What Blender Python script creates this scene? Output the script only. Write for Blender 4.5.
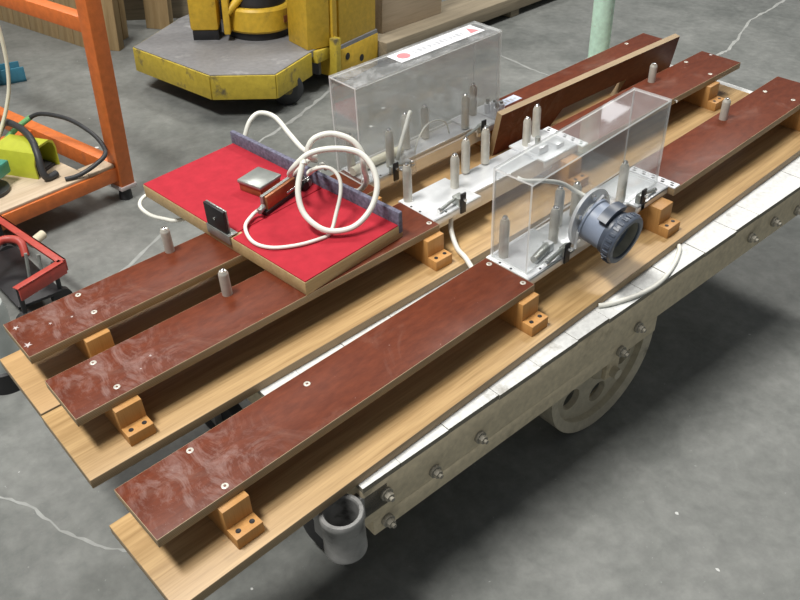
import bpy, bmesh, math, random
from mathutils import Matrix, Vector, Euler
random.seed(7)
for o in list(bpy.data.objects): bpy.data.objects.remove(o)
scene = bpy.context.scene
COL = scene.collection
R = math.radians
PI = math.pi

# ------------------------------------------------------------------ camera
# The platform truck stands tipped on its middle wheels: CART maps the deck's frame to the floor's.
TILT = .08
n_ = math.hypot(1, TILT)
_rot = Matrix(((1/n_, 0, -TILT/n_), (0, 1, 0), (TILT/n_, 0, 1/n_))).to_4x4()
CART = Matrix.Translation((1.13, 0, 0)) @ _rot @ Matrix.Translation((-1.13, 0, .47))
WORLD = Matrix.Identity(4)
cam = bpy.data.cameras.new('camera')
cam.sensor_width = 36; cam.lens = 36*823.25/800
cam.clip_start = .05; cam.clip_end = 100
camo = bpy.data.objects.new('camera', cam); COL.objects.link(camo)
camo.matrix_world = CART @ Matrix.Translation((-.1831, -.7379, 1.0948)) @ Euler((.9002, .0389, -.7527), 'XYZ').to_matrix().to_4x4()
scene.camera = camo

# ------------------------------------------------------------------ light
w = bpy.data.worlds.new('workshop_air'); scene.world = w; w.use_nodes = True
w.node_tree.nodes['Background'].inputs[0].default_value = (.93, .97, 1, 1)
w.node_tree.nodes['Background'].inputs[1].default_value = .20
def area(name, loc, target, sx, sy, power, col=(1, .97, .92)):
    l = bpy.data.lights.new(name, 'AREA'); l.shape = 'RECTANGLE'; l.size = sx; l.size_y = sy
    l.energy = power; l.color = col
    o = bpy.data.objects.new(name, l); COL.objects.link(o); o.location = loc
    o.rotation_euler = (Vector(target)-Vector(loc)).to_track_quat('-Z', 'Y').to_euler()
    return o
area('ceiling_lamp_key_offscreen', (-1.55, .75, 5.4), (.6, .3, .4), 1.8, .7, 430)
area('ceiling_lamp_far_offscreen', (8.1, 4.8, 5.4), (8.1, 4.75, 0), .46, .34, 1.9, (.95, .98, 1))   # the pale patch mirrored in the clear cover
area('ceiling_lamp_back_offscreen', (1.6, 4.6, 5.4), (1.6, 4.4, 0), 1.8, .7, 150)
area('ceiling_lamp_side_offscreen', (4.6, 1.2, 5.4), (4.4, 1.1, 0), 1.8, .7, 235)
vs = scene.view_settings
vs.view_transform = 'Standard'; vs.look = 'None'; vs.exposure = -.12; vs.gamma = 1; vs.use_curve_mapping = False

# ------------------------------------------------------------------ materials
M = {}
def nodes(name):
    m = bpy.data.materials.new(name); m.use_nodes = True; M[name] = m
    nt = m.node_tree; return m, nt, nt.nodes, nt.links, nt.nodes['Principled BSDF']
def ramp(nd, a, b, ca, cb):
    r = nd.new('ShaderNodeValToRGB'); e = r.color_ramp.elements
    e[0].position = a; e[1].position = b; e[0].color = (*ca, 1); e[1].color = (*cb, 1); return r
def noise(nd, ln, scale, detail=4, vec=(1, 1, 1), dist=0, rough=.55):
    tc = nd.new('ShaderNodeTexCoord'); mp = nd.new('ShaderNodeMapping'); mp.inputs['Scale'].default_value = vec
    n = nd.new('ShaderNodeTexNoise'); n.inputs['Scale'].default_value = scale; n.inputs['Detail'].default_value = detail
    n.inputs['Distortion'].default_value = dist; n.inputs['Roughness'].default_value = rough
    ln.new(tc.outputs['Object'], mp.inputs[0]); ln.new(mp.outputs[0], n.inputs['Vector']); return n
def mix(nd, ln, fac, a, b):
    m = nd.new('ShaderNodeMix'); m.data_type = 'RGBA'
    for s, v in ((0, fac), (6, a), (7, b)):
        if hasattr(v, 'node'): ln.new(v, m.inputs[s])
        else: m.inputs[s].default_value = v if s == 0 else (*v, 1)
    return m.outputs[2]
def bump(nd, ln, src, bs, strength=.2, dist=.002):
    b = nd.new('ShaderNodeBump'); b.inputs['Strength'].default_value = strength; b.inputs['Distance'].default_value = dist
    ln.new(src, b.inputs['Height']); ln.new(b.outputs[0], bs.inputs['Normal'])
def simple(name, c, rough=.5, metal=0, var=.15, scale=30, spec=.5, vec=(1, 1, 1), bmp=0):
    m, nt, nd, ln, bs = nodes(name)
    n = noise(nd, ln, scale, vec=vec)
    r = ramp(nd, .3, .7, tuple(x*(1-var) for x in c), tuple(min(1, x*(1+var)) for x in c))
    ln.new(n.outputs['Fac'], r.inputs[0]); ln.new(r.outputs[0], bs.inputs['Base Color'])
    bs.inputs['Roughness'].default_value = rough; bs.inputs['Metallic'].default_value = metal
    bs.inputs['Specular IOR Level'].default_value = spec
    if bmp: bump(nd, ln, n.outputs['Fac'], bs, bmp)
    return m
def worn(name, c, dirt, amount=.5, scale=12, rough=.5, spec=.4, fine=60):
    """paint in colour c with blotches of dirt or bare material"""
    m, nt, nd, ln, bs = nodes(name)
    n1 = noise(nd, ln, scale, 6, rough=.65); n2 = noise(nd, ln, fine, 4)
    r1 = ramp(nd, .5+.2*(1-amount), .62+.2*(1-amount), (0, 0, 0), (1, 1, 1)); ln.new(n1.outputs['Fac'], r1.inputs[0])
    r2 = ramp(nd, .3, .75, tuple(x*.85 for x in c), tuple(min(1, x*1.12) for x in c)); ln.new(n2.outputs['Fac'], r2.inputs[0])
    ln.new(mix(nd, ln, r1.outputs[0], r2.outputs[0], dirt), bs.inputs['Base Color'])
    bs.inputs['Roughness'].default_value = rough; bs.inputs['Specular IOR Level'].default_value = spec
    bump(nd, ln, n2.outputs['Fac'], bs, .15)
    return m
def wood(name, light, dark, axis='x', scale=1.0, rough=.5, contrast=(.35, .7)):
    m, nt, nd, ln, bs = nodes(name)
    v = {'x': (1.2, 26, 26), 'y': (26, 1.2, 26), 'z': (26, 26, 1.2)}[axis]
    n1 = noise(nd, ln, 2.2*scale, 5, v, .6); n2 = noise(nd, ln, 9*scale, 3, v)
    n3 = noise(nd, ln, 1.1*scale, 2, tuple(1 if q > 2 else .35 for q in v), 1.5)
    r1 = ramp(nd, *contrast, light, dark); ln.new(n1.outputs['Fac'], r1.inputs[0])
    r2 = ramp(nd, .45, .8, light, tuple(x*.72 for x in dark)); ln.new(n2.outputs['Fac'], r2.inputs[0])
    a = mix(nd, ln, .35, r1.outputs[0], r2.outputs[0])
    r3 = ramp(nd, .3, .7, (.82, .8, .78), (1.12, 1.08, 1.02)); ln.new(n3.outputs['Fac'], r3.inputs[0])
    mm = nd.new('ShaderNodeMix'); mm.data_type = 'RGBA'; mm.blend_type = 'MULTIPLY'; mm.inputs[0].default_value = 1
    ln.new(a, mm.inputs[6]); ln.new(r3.outputs[0], mm.inputs[7])
    ln.new(mm.outputs[2], bs.inputs['Base Color'])
    bs.inputs['Roughness'].default_value = rough; bs.inputs['Specular IOR Level'].default_value = .35
    bump(nd, ln, n1.outputs['Fac'], bs, .08)
    return m

def floor_mat():
    m, nt, nd, ln, bs = nodes('concrete')
    n1 = noise(nd, ln, .8, 7, rough=.62); n2 = noise(nd, ln, 75, 3); n3 = noise(nd, ln, 4, 6, (1, 1, 1), .4, .68); n4 = noise(nd, ln, 26, 5, (1, 1, 1), .2, .65); n5 = noise(nd, ln, 38, 2)
    r1 = ramp(nd, .34, .66, (.118, .127, .120), (.25, .258, .246)); ln.new(n1.outputs['Fac'], r1.inputs[0])
    r3 = ramp(nd, .36, .68, (.115, .123, .118), (.25, .256, .248)); ln.new(n3.outputs['Fac'], r3.inputs[0])
    a = mix(nd, ln, .5, r1.outputs[0], r3.outputs[0])
    r4 = ramp(nd, .35, .7, (.86, .86, .86), (1.12, 1.12, 1.11)); ln.new(n4.outputs['Fac'], r4.inputs[0])
    mm = nd.new('ShaderNodeMix'); mm.data_type = 'RGBA'; mm.blend_type = 'MULTIPLY'; mm.inputs[0].default_value = 1
    ln.new(a, mm.inputs[6]); ln.new(r4.outputs[0], mm.inputs[7])
    r2 = ramp(nd, .70, .78, (0, 0, 0), (.5, .5, .5)); ln.new(n2.outputs['Fac'], r2.inputs[0])
    b = mix(nd, ln, r2.outputs[0], mm.outputs[2], (.42, .43, .42))
    r5 = ramp(nd, .755, .79, (0, 0, 0), (.75, .75, .75)); ln.new(n5.outputs['Fac'], r5.inputs[0])
    c = mix(nd, ln, r5.outputs[0], b, (.52, .53, .52))
    ln.new(c, bs.inputs['Base Color'])
    bs.inputs['Roughness'].default_value = .5; bs.inputs['Specular IOR Level'].default_value = .3
    bump(nd, ln, n2.outputs['Fac'], bs, .08)
floor_mat()
def phenolic():
    m, nt, nd, ln, bs = nodes('phenolic')
    n1 = noise(nd, ln, 90, 3, (.4, 1, 1)); n2 = noise(nd, ln, 6, 6, (1, 1, 1), 1.2, .7); n3 = noise(nd, ln, 120, 2); n4 = noise(nd, ln, 16, 6, (1, .6, 1), 2.5, .75)
    r1 = ramp(nd, .3, .75, (.098, .0215, .0088), (.148, .035, .0142)); ln.new(n1.outputs['Fac'], r1.inputs[0])
    r2 = ramp(nd, .57, .82, (0, 0, 0), (.26, .26, .26)); ln.new(n2.outputs['Fac'], r2.inputs[0])
    a = mix(nd, ln, r2.outputs[0], r1.outputs[0], (.34, .23, .19))
    # handled end of the boards: a rubbed patch
    tc = nd.new('ShaderNodeTexCoord'); vd = nd.new('ShaderNodeVectorMath'); vd.operation = 'DISTANCE'; vd.inputs[1].default_value = (.13, .13, .084)
    ln.new(tc.outputs['Object'], vd.inputs[0])
    rd = ramp(nd, .06, .17, (1, 1, 1), (0, 0, 0)); ln.new(vd.outputs['Value'], rd.inputs[0])
    r4 = ramp(nd, .46, .74, (0, 0, 0), (.5, .5, .5)); ln.new(n4.outputs['Fac'], r4.inputs[0])
    mu = nd.new('ShaderNodeMath'); mu.operation = 'MULTIPLY'; ln.new(rd.outputs[0], mu.inputs[0]); ln.new(r4.outputs[0], mu.inputs[1])
    a2 = mix(nd, ln, mu.outputs[0], a, (.40, .30, .28))
    r3 = ramp(nd, .74, .80, (0, 0, 0), (.35, .35, .35)); ln.new(n3.outputs['Fac'], r3.inputs[0])
    b = mix(nd, ln, r3.outputs[0], a2, (.5, .42, .4))
    ln.new(b, bs.inputs['Base Color'])
    rr = ramp(nd, .4, .75, (.40, .40, .40), (.55, .55, .55)); ln.new(n2.outputs['Fac'], rr.inputs[0])
    ln.new(rr.outputs[0], bs.inputs['Roughness']); bs.inputs['Specular IOR Level'].default_value = .2
phenolic()
def ply_edge():
    m, nt, nd, ln, bs = nodes('ply_edge')
    tc = nd.new('ShaderNodeTexCoord'); wv = nd.new('ShaderNodeTexWave'); wv.bands_direction = 'Z'
    wv.inputs['Scale'].default_value = 95; wv.inputs['Distortion'].default_value = .4
    ln.new(tc.outputs['Object'], wv.inputs['Vector'])
    r = ramp(nd, .3, .7, (.30, .205, .11), (.43, .32, .19)); ln.new(wv.outputs['Fac'], r.inputs[0])
    n = noise(nd, ln, 14, 4, (.5, 1, 1)); r2 = ramp(nd, .3, .7, (.75, .75, .75), (1, 1, 1)); ln.new(n.outputs['Fac'], r2.inputs[0])
    mm = nd.new('ShaderNodeMix'); mm.data_type = 'RGBA'; mm.blend_type = 'MULTIPLY'; mm.inputs[0].default_value = 1
    ln.new(r.outputs[0], mm.inputs[6]); ln.new(r2.outputs[0], mm.inputs[7]); ln.new(mm.outputs[2], bs.inputs['Base Color'])
    bs.inputs['Roughness'].default_value = .6
ply_edge()
wood('oak', (.54, .37, .18), (.31, .19, .078), 'x', 1.0, .42, (.36, .64))
wood('oak_pale', (.58, .385, .19), (.40, .25, .11), 'x', .8, .45)
wood('block_wood', (.55, .30, .105), (.43, .215, .065), 'z', 1.6, .5, (.3, .8))
wood('plywood', (.47, .35, .19), (.27, .18, .085), 'z', .5, .6)
wood('plywood_flat', (.62, .52, .40), (.48, .38, .27), 'x', .5, .6)
wood('old_timber', (.30, .26, .19), (.17, .145, .105), 'x', .6, .75)
wood('tan_wood', (.55, .41, .22), (.42, .29, .14), 'x', 1, .55)
worn('deck_white', (.66, .67, .66), (.38, .37, .34), .5, 16, .55, .4, 90)
worn('cart_tan', (.66, .57, .40), (.40, .34, .23), .55, 9, .6, .3, 70)
worn('bolt_iron', (.30, .28, .23), (.14, .13, .11), .5, 14, .5, .5, 50)
worn('plank_end', (.26, .24, .19), (.08, .075, .065), .55, 30, .7, .2, 60)
worn('cast_iron', (.55, .50, .38), (.27, .24, .18), .5, 14, .5, .5, 50)
worn('pocket_iron', (.21, .21, .205), (.07, .07, .068), .68, 22, .38, .6, 70)
worn('yellow', (.62, .40, .035), (.24, .165, .035), .42, 8, .45, .45, 40)
worn('yellow_skirt', (.50, .38, .045), (.13, .11, .06), .78, 11, .5, .4, 40)
worn('orange', (.60, .155, .035), (.42, .12, .05), .4, 9, .42, .45, 40)
worn('red_steel', (.42, .06, .045), (.2, .05, .04), .5, 14, .45, .45, 40)
worn('green_pipe', (.56, .80, .66), (.45, .45, .30), .4, 16, .5, .4, 60)
worn('deck_steel', (.22, .222, .232), (.36, .36, .365), .6, 7, .45, .5, 40)
simple('felt_red', (.39, .024, .038), .85, 0, .1, 40, .15)
simple('fence_grey', (.135, .135, .19), .75, 0, .4, 120, .3)
simple('aluminium', (.76, .78, .80), .32, .45, .08, 40, .5, (.3, 1, 1))
simple('plate_white', (.78, .80, .82), .30, .35, .10, 22, .5)
simple('steel_pin', (.55, .53, .47), .45, .35, .1, 60)
simple('chrome', (.75, .75, .74), .2, 1, .05, 40)
simple('grey_metal', (.36, .38, .36), .35, .6, .15, 40)
simple('brown_metal', (.34, .13, .055), .35, .3, .25, 40)
simple('black', (.012, .012, .014), .5, 0, .2, 40)
simple('rubber', (.03, .03, .032), .6, 0, .2, 40)
simple('cable_white', (.72, .72, .66), .42, 0, .05, 30)
simple('cable_cream', (.72, .70, .56), .45, 0, .05, 30)
simple('cable_grey', (.035, .037, .04), .5, 0, .15, 30)
simple('pvc_grey', (.22, .26, .34), .4, 0, .08, 30)
simple('pvc_dark', (.065, .08, .11), .4, 0, .12, 40)
simple('lens_grey', (.34, .33, .27), .35, 0, .3, 30)
simple('chalk', (.50, .44, .43), .9, 0, .1, 60, .1)
simple('paint_drop', (.6, .61, .6), .7, 0, .1, 20, .2)
simple('crack_fill', (.36, .37, .355), .8, 0, .15, 20, .2)
simple('scratch', (.30, .31, .30), .8, 0, .15, 20, .2)
simple('label_white', (.82, .83, .86), .5, 0, .03, 30)
simple('label_blue', (.62, .68, .82), .4, 0, .08, 60)
simple('label_red', (.72, .22, .24), .5, 0, .1, 40)
simple('label_grey', (.42, .43, .46), .5, 0, .1, 40)
simple('lime', (.46, .50, .04), .42, 0, .1, 20)
simple('teal', (.06, .30, .23), .4, 0, .15, 20)
simple('blue_paint', (.04, .17, .25), .4, 0, .2, 20)
simple('pale_tank', (.42, .46, .45), .45, 0, .1, 20)
simple('green_hose', (.13, .36, .13), .5, 0, .1, 30)
simple('cream_grip', (.62, .56, .42), .6, 0, .1, 20)
def acrylic(name, dirt):
    m, nt, nd, ln, bs = nodes(name); nd.remove(bs); out = nd['Material Output']
    tr = nd.new('ShaderNodeBsdfTransparent'); tr.inputs[0].default_value = (.965, .97, .972, 1)
    gl = nd.new('ShaderNodeBsdfGlossy'); gl.inputs['Roughness'].default_value = .03
    df = nd.new('ShaderNodeBsdfDiffuse'); df.inputs[0].default_value = (.75, .76, .77, 1)
    lw = nd.new('ShaderNodeLayerWeight'); lw.inputs[0].default_value = .5
    pw = nd.new('ShaderNodeMath'); pw.operation = 'POWER'; pw.inputs[1].default_value = 4.5; ln.new(lw.outputs['Facing'], pw.inputs[0])
    fr = nd.new('ShaderNodeMath'); fr.operation = 'MULTIPLY_ADD'; fr.inputs[1].default_value = .9; fr.inputs[2].default_value = .035; ln.new(pw.outputs[0], fr.inputs[0])
    n = noise(nd, ln, 16, 6, (1, 1, 1), 1, .7)
    r = ramp(nd, .45, .8, (.055,)*3, (.055+dirt,)*3); ln.new(n.outputs['Fac'], r.inputs[0])
    m1 = nd.new('ShaderNodeMixShader'); m2 = nd.new('ShaderNodeMixShader')
    ln.new(r.outputs[0], m1.inputs[0]); ln.new(tr.outputs[0], m1.inputs[1]); ln.new(df.outputs[0], m1.inputs[2])
    ln.new(fr.outputs[0], m2.inputs[0]); ln.new(m1.outputs[0], m2.inputs[1]); ln.new(gl.outputs[0], m2.inputs[2])
    ln.new(m2.outputs[0], out.inputs[0])
acrylic('acrylic', .04); acrylic('acrylic_scuffed', .45)
def acrylic_edge():
    m, nt, nd, ln, bs = nodes('acrylic_edge'); out = nd['Material Output']
    bs.inputs['Base Color'].default_value = (.88, .89, .88, 1); bs.inputs['Roughness'].default_value = .35
    n = noise(nd, ln, 40); bump(nd, ln, n.outputs['Fac'], bs, .05)
    tr = nd.new('ShaderNodeBsdfTransparent'); tr.inputs[0].default_value = (.95, .96, .96, 1)
    mx = nd.new('ShaderNodeMixShader'); mx.inputs[0].default_value = .5
    ln.new(tr.outputs[0], mx.inputs[1]); ln.new(bs.outputs[0], mx.inputs[2]); ln.new(mx.outputs[0], out.inputs[0])
acrylic_edge()

# ------------------------------------------------------------------ mesh helpers
class MB:
    def __init__(s): s.bm = bmesh.new(); s.mats = []
    def mi(s, m):
        if m is None: return 0
        if m not in s.mats: s.mats.append(m)
        return s.mats.index(m)
    def _set(s, faces, m):
        i = s.mi(m)
        for f in faces: f.material_index = i
    def box(s, a, b, m=None, bev=0, top=None, rot=None, piv=None):
        """box between corners a and b; top = other material for its up and down faces"""
        c = [(a[i]+b[i])/2 for i in range(3)]; d = [abs(b[i]-a[i]) for i in range(3)]
        r = bmesh.ops.create_cube(s.bm, size=1); vs_ = r['verts']
        for v in vs_: v.co = Vector((v.co.x*d[0]+c[0], v.co.y*d[1]+c[1], v.co.z*d[2]+c[2]))
        fs = list({f for v in vs_ for f in v.link_faces}); s._set(fs, m)
        if top:
            s.bm.normal_update()
            for f in fs:
                if abs(f.normal.z) > .9: f.material_index = s.mi(top)
        if rot is not None:
            p = Vector(piv if piv else c)
            for v in vs_: v.co = rot @ (v.co-p)+p
        if bev:
            es = list({e for v in vs_ for e in v.link_edges})
            bmesh.ops.bevel(s.bm, geom=es, offset=bev, segments=2, affect='EDGES', profile=.5)
        return s
    def rod(s, a, b, r, m=None, r2=None, seg=20, cap=True):
        a = Vector(a); b = Vector(b); d = b-a
        res = bmesh.ops.create_cone(s.bm, cap_ends=cap, cap_tris=False, segments=seg, radius1=r, radius2=r if r2 is None else r2, depth=d.length)
        mt = Matrix.Translation((a+b)/2) @ d.to_track_quat('Z', 'Y').to_matrix().to_4x4()
        bmesh.ops.transform(s.bm, matrix=mt, verts=res['verts'])
        fs = list({f for v in res['verts'] for f in v.link_faces}); s._set(fs, m)
        for f in fs:
            if len(f.verts) == 4: f.smooth = True
        return s
    def lathe(s, prof, o, ax, m=None, seg=32):
        """profile [(radius, height)] turned about axis ax through o"""
        q = Vector(ax).to_track_quat('Z', 'Y').to_matrix(); o = Vector(o); rings = []
        for r, h in prof:
            rings.append([s.bm.verts.new(o+q @ Vector((r*math.cos(2*PI*k/seg), r*math.sin(2*PI*k/seg), h))) for k in range(seg)])
        fs = []
        for i in range(len(rings)-1):
            for k in range(seg):
                f = s.bm.faces.new((rings[i][k], rings[i][(k+1) % seg], rings[i+1][(k+1) % seg], rings[i+1][k])); f.smooth = True; fs.append(f)
        s._set(fs, m); return s
    def tube(s, pts, r, m=None, seg=10, res=6):
        P = [Vector(p) for p in pts]; Q = []
        n = len(P)
        for i in range(n-1):
            p0 = P[max(i-1, 0)]; p1 = P[i]; p2 = P[i+1]; p3 = P[min(i+2, n-1)]
            for k in range(res):
                t = k/res
                Q.append(.5*((2*p1)+(p2-p0)*t+(2*p0-5*p1+4*p2-p3)*t*t+(3*p1-p0-3*p2+p3)*t**3))
        Q.append(P[-1]); prev = None; rings = []
        for i, q in enumerate(Q):
            t = (Q[min(i+1, len(Q)-1)]-Q[max(i-1, 0)]).normalized()
            if prev is None: u = t.orthogonal().normalized()
            else: u = (prev-t*prev.dot(t)).normalized()
            prev = u; v = t.cross(u)
            rings.append([s.bm.verts.new(q+r*(u*math.cos(2*PI*k/seg)+v*math.sin(2*PI*k/seg))) for k in range(seg)])
        fs = []
        for i in range(len(rings)-1):
            for k in range(seg):
                f = s.bm.faces.new((rings[i][k], rings[i][(k+1) % seg], rings[i+1][(k+1) % seg], rings[i+1][k])); f.smooth = True; fs.append(f)
        fs.append(s.bm.faces.new(rings[0][::-1])); fs.append(s.bm.faces.new(rings[-1]))
        s._set(fs, m); return s
    def prism(s, pts, z0, z1, m=None, top=None, holes=(), mtx=None):
        """polygon with holes in xy, extruded z0..z1"""
        loops = [list(pts)]+[list(h) for h in holes]; vs_ = []; edges = []; nv = []
        for lp in loops:
            v = [s.bm.verts.new((p[0], p[1], z0)) for p in lp]; nv += v
            edges += [s.bm.edges.new((v[i], v[(i+1) % len(v)])) for i in range(len(v))]
        r = bmesh.ops.triangle_fill(s.bm, use_beauty=True, use_dissolve=False, edges=edges)
        f0 = [g for g in r['geom'] if isinstance(g, bmesh.types.BMFace)]
        ex = bmesh.ops.extrude_face_region(s.bm, geom=f0)
        up = [g for g in ex['geom'] if isinstance(g, bmesh.types.BMVert)]
        for v in up: v.co.z = z1
        allv = nv+up; fs = list({f for v in allv for f in v.link_faces})
        s._set(fs, m)
        bmesh.ops.recalc_face_normals(s.bm, faces=fs)
        if top:
            s.bm.normal_update()
            for f in fs:
                if abs(f.normal.z) > .9: f.material_index = s.mi(top)
        if mtx is not None: bmesh.ops.transform(s.bm, matrix=mtx, verts=allv)
        return s
    def mesh(s, name):
        me = bpy.data.meshes.new(name); s.bm.normal_update(); s.bm.to_mesh(me); s.bm.free()
        for m in s.mats: me.materials.append(M[m])
        me.set_sharp_from_angle(angle=R(38))
        return me
def circ(cx, cy, r, n=20, ry=None): return [(cx+r*math.cos(2*PI*k/n), cy+(ry or r)*math.sin(2*PI*k/n)) for k in range(n)]
def link(name, me, parent=None):
    o = bpy.data.objects.new(name, me); COL.objects.link(o)
    if parent is not None: o.parent = parent
    return o
def part(name, mb, parent, label=None):
    o = link(name, mb.mesh(name) if isinstance(mb, MB) else mb, parent)
    if label: o['label'] = label
    return o
def tag(o, label, cat, group=None):
    o['label'] = label; o['category'] = cat
    if group: o['group'] = group
    return o
def thing(name, label, cat, loc=(0, 0, 0), rz=0, group=None, frame=WORLD, mb=None):
    o = link(name, mb.mesh(name) if mb else None)
    o.matrix_world = frame @ Matrix.Translation(loc) @ Matrix.Rotation(rz, 4, 'Z')
    return tag(o, label, cat, group)
def at(o, loc, rz=0, frame=None):
    o.location = loc; o.rotation_euler = (0, 0, rz); return o

# ------------------------------------------------------------------ floor
fl = link('floor', MB().box((-9, -7, -.1), (16, 15, 0), 'concrete').mesh('floor')); fl['kind'] = 'structure'
def ribbon(name, pts, wd, m, parent, z=.0006):
    mb = MB(); P = [Vector((p[0], p[1], 0)) for p in pts]; Q = []
    for i in range(len(P)-1):
        for k in range(6):
            q = P[i].lerp(P[i+1], k/6); Q.append(q+Vector((random.uniform(-1, 1), random.uniform(-1, 1), 0))*wd*.35)
    Q.append(P[-1]); ring = []
    for i, q in enumerate(Q):
        t = (Q[min(i+1, len(Q)-1)]-Q[max(0, i-1)]).normalized(); nn = Vector((-t.y, t.x, 0))*wd*random.uniform(.25, .75)
        ring.append((mb.bm.verts.new((q.x+nn.x, q.y+nn.y, z)), mb.bm.verts.new((q.x-nn.x, q.y-nn.y, z))))
    for i in range(len(ring)-1): mb.bm.faces.new((ring[i][0], ring[i][1], ring[i+1][1], ring[i+1][0]))
    bmesh.ops.recalc_face_normals(mb.bm, faces=mb.bm.faces[:]); mb.mi(m)
    for f in mb.bm.faces:
        if f.normal.z < 0: f.normal_flip()
    return part(name, mb, parent)
ribbon('crack', [(5.9, 1.62), (5.312, 1.55), (4.947, 1.503), (4.713, 1.48), (4.331, 1.353), (4.091, 1.283), (3.972, 1.276), (3.4, 1.1)], .015, 'crack_fill', fl)
ribbon('crack', [(-.25, .95), (-.082, .781), (-.042, .713), (-.023, .602), (.015, .515), (.061, .448), (.2, .36)], .006, 'scratch', fl)
ribbon('crack', [(.36, 1.32), (.467, 1.395), (.604, 1.462), (.8, 1.58)], .010, 'scratch', fl)
ribbon('scratch_line', [(1.2, 1.85), (1.5, 1.98), (1.762, 2.081), (2.0, 2.2), (2.219, 2.353)], .016, 'scratch', fl)
ribbon('scratch_line', [(3.06, 2.037), (3.02, 1.8), (3.009, 1.597)], .012, 'scratch', fl)
def fleck(x, y, r):
    mb = MB(); n = 7
    vs_ = [mb.bm.verts.new((x+r*random.uniform(.4, 1)*math.cos(2*PI*k/n), y+r*random.uniform(.4, 1)*math.sin(2*PI*k/n), .0007)) for k in range(n)]
    mb.bm.faces.new(vs_); mb.mi('paint_drop'); part('paint_fleck', mb, fl)
for x, y, r in ((1.42, 1.86, .02), (1.4, 1.83, .014), (1.45, 1.89, .012), (.66, 1.30, .013), (1.60, -.42, .007), (1.02, -.28, .006), (1.5, -.62, .005), (1.95, -.3, .006), (2.1, 1.9, .015), (1.92, 1.78, .012), (.93, 2.35, .012), (.12, .28, .006), (.2, .2, .004), (.95, -.42, .006), (1.22, -.66, .005)):
    fleck(x, y, r)

# ------------------------------------------------------------------ platform truck
CY = -.045                                    # truck turned a little under the fixtures
LC = (.35, -.012, 0)
cart = thing('platform_truck', 'old platform truck with white plank deck and iron wheels under the wooden fixtures', 'cart', LC, CY, None, CART)
CW_, CL = .80, 1.85
x = 0
while x < CL-.02:
    wd = min(random.choice((.085, .1, .115, .13)), CL-x)
    if CL-x-wd < .05: wd = CL-x
    g = random.uniform(.0003, .0011); o = random.uniform(-.0025, .0015)
    part('deck_plank', MB().box((x+g, o, -.033), (x+wd-g, CW_, -.0203-random.uniform(0, .0012)), 'plank_end', 0, 'deck_white'), cart); x += wd
for s, y0 in ((0, .004), (1, CW_-.049)):
    part('side_rail', MB().box((.0, y0, -.132), (CL, y0+.045, -.033), 'cart_tan', .004), cart)
    part('lower_rail', MB().box((.02, y0+.002, -.178), (.865, y0+.043, -.132), 'cart_tan', .003), cart)
part('cross_beam', MB().box((.02, .05, -.14), (.12, CW_-.05, -.05), 'cart_tan', .003), cart)
part('cross_beam', MB().box((CL-.12, .05, -.14), (CL-.02, CW_-.05, -.05), 'cart_tan', .003), cart)
def bolt(x, z, r=.009):
    mb = MB().rod((x, .006, z), (x, -.003, z), r*1.45, 'bolt_iron', seg=14).rod((x, -.003, z), (x, -.012, z), r, 'bolt_iron', seg=6).rod((x, -.012, z), (x, -.018, z), r*.5, 'bolt_iron', seg=10)
    part('bolt', mb, cart)
for x, z in ((.05, -.076), (.05, -.152), (.166, -.109), (.284, -.104), (.781, -.115), (.729, -.156), (1.226, -.083), (1.332, -.084), (1.455, -.105), (1.62, -.10)): bolt(x, z)
def pocket(x, y):
    p = part('stake_pocket', MB().lathe([(.029, -.118), (.029, -.029), (.031, -.026), (.037, -.026), (.039, -.029), (.039, -.040), (.0372, -.043), (.0372, -.113), (.0382, -.115), (.0382, -.122), (.029, -.122), (.029, -.118)], (x, y, 0), (0, 0, 1), 'pocket_iron'), cart, 'worn iron stake pocket')
    part('pocket_lining', MB().lathe([(.0288, -.03), (.0288, -.12), (.0001, -.12)], (x, y, 0), (0, 0, 1), 'pocket_iron'), p)
    sx = 1 if x < 1 else -1; sy = 1 if y < .4 else -1
    part('pocket_bracket', MB().box((x+sx*.03, y+sy*.012, -.11), (x+sx*.11, y+sy*.03, -.05), 'pocket_iron', .003), p)
for x, y in ((-.052, -.008), (CL+.052, -.008), (-.052, CW_+.008)): pocket(x, y)
# far pocket that holds the pole
PX, PY = 1.722, .885
pk = part('stake_pocket', MB().lathe([(.036, -.118), (.036, -.03), (.043, -.027), (.046, -.031), (.046, -.122), (.036, -.122), (.036, -.118)], (PX, PY, 0), (0, 0, 1), 'pocket_iron'), cart)
part('pocket_bracket', MB().box((PX-.03, CW_-.02, -.12), (PX+.03, PY-.0405, -.06), 'pocket_iron', .003), pk)
def cart_wheel(y, s):
    q = Matrix.Translation((.78, y, -.28)) @ Matrix.Rotation(PI/2, 4, 'X')
    wr = .19
    mb = MB().lathe([(.163, -.024*s), (.19, -.03*s), (.19, .03*s), (.163, .024*s), (.163, -.024*s)], (.78, y, -.28), (0, 1, 0), 'cast_iron', 48)
    root = part('wheel', mb, cart, 'cast iron wheel with round holes in its web')
    holes = [circ(.112*math.cos(a), .112*math.sin(a), .030, 18, .030) for a in (R(38+60*k) for k in range(6))]
    part('web', MB().prism(circ(0, 0, .166, 48), -.008, .008, 'cast_iron', None, holes, q), root)
    part('hub', MB().lathe([(.001, -.04), (.028, -.04), (.04, -.025), (.045, 0), (.04, .025), (.028, .04), (.001, .04)], (.78, y, -.28), (0, 1, 0), 'cast_iron'), root)
    part('axle_bracket', MB().box((.735, y-.052*s, -.215), (.825, y-.034*s, -.13), 'cart_tan', .003).box((.755, y-.052*s, -.30), (.805, y-.034*s, -.215), 'cart_tan', .006), root)
    part('wheel_bracket', MB().box((.70, y+.045*s, -.16), (.86, y+.065*s, -.05), 'cart_tan', .003).box((.75, y+.045*s, -.31), (.81, y+.065*s, -.16), 'cart_tan', .003), root)
cart_wheel(.099, 1); cart_wheel(CW_-.099, -1)
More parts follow.
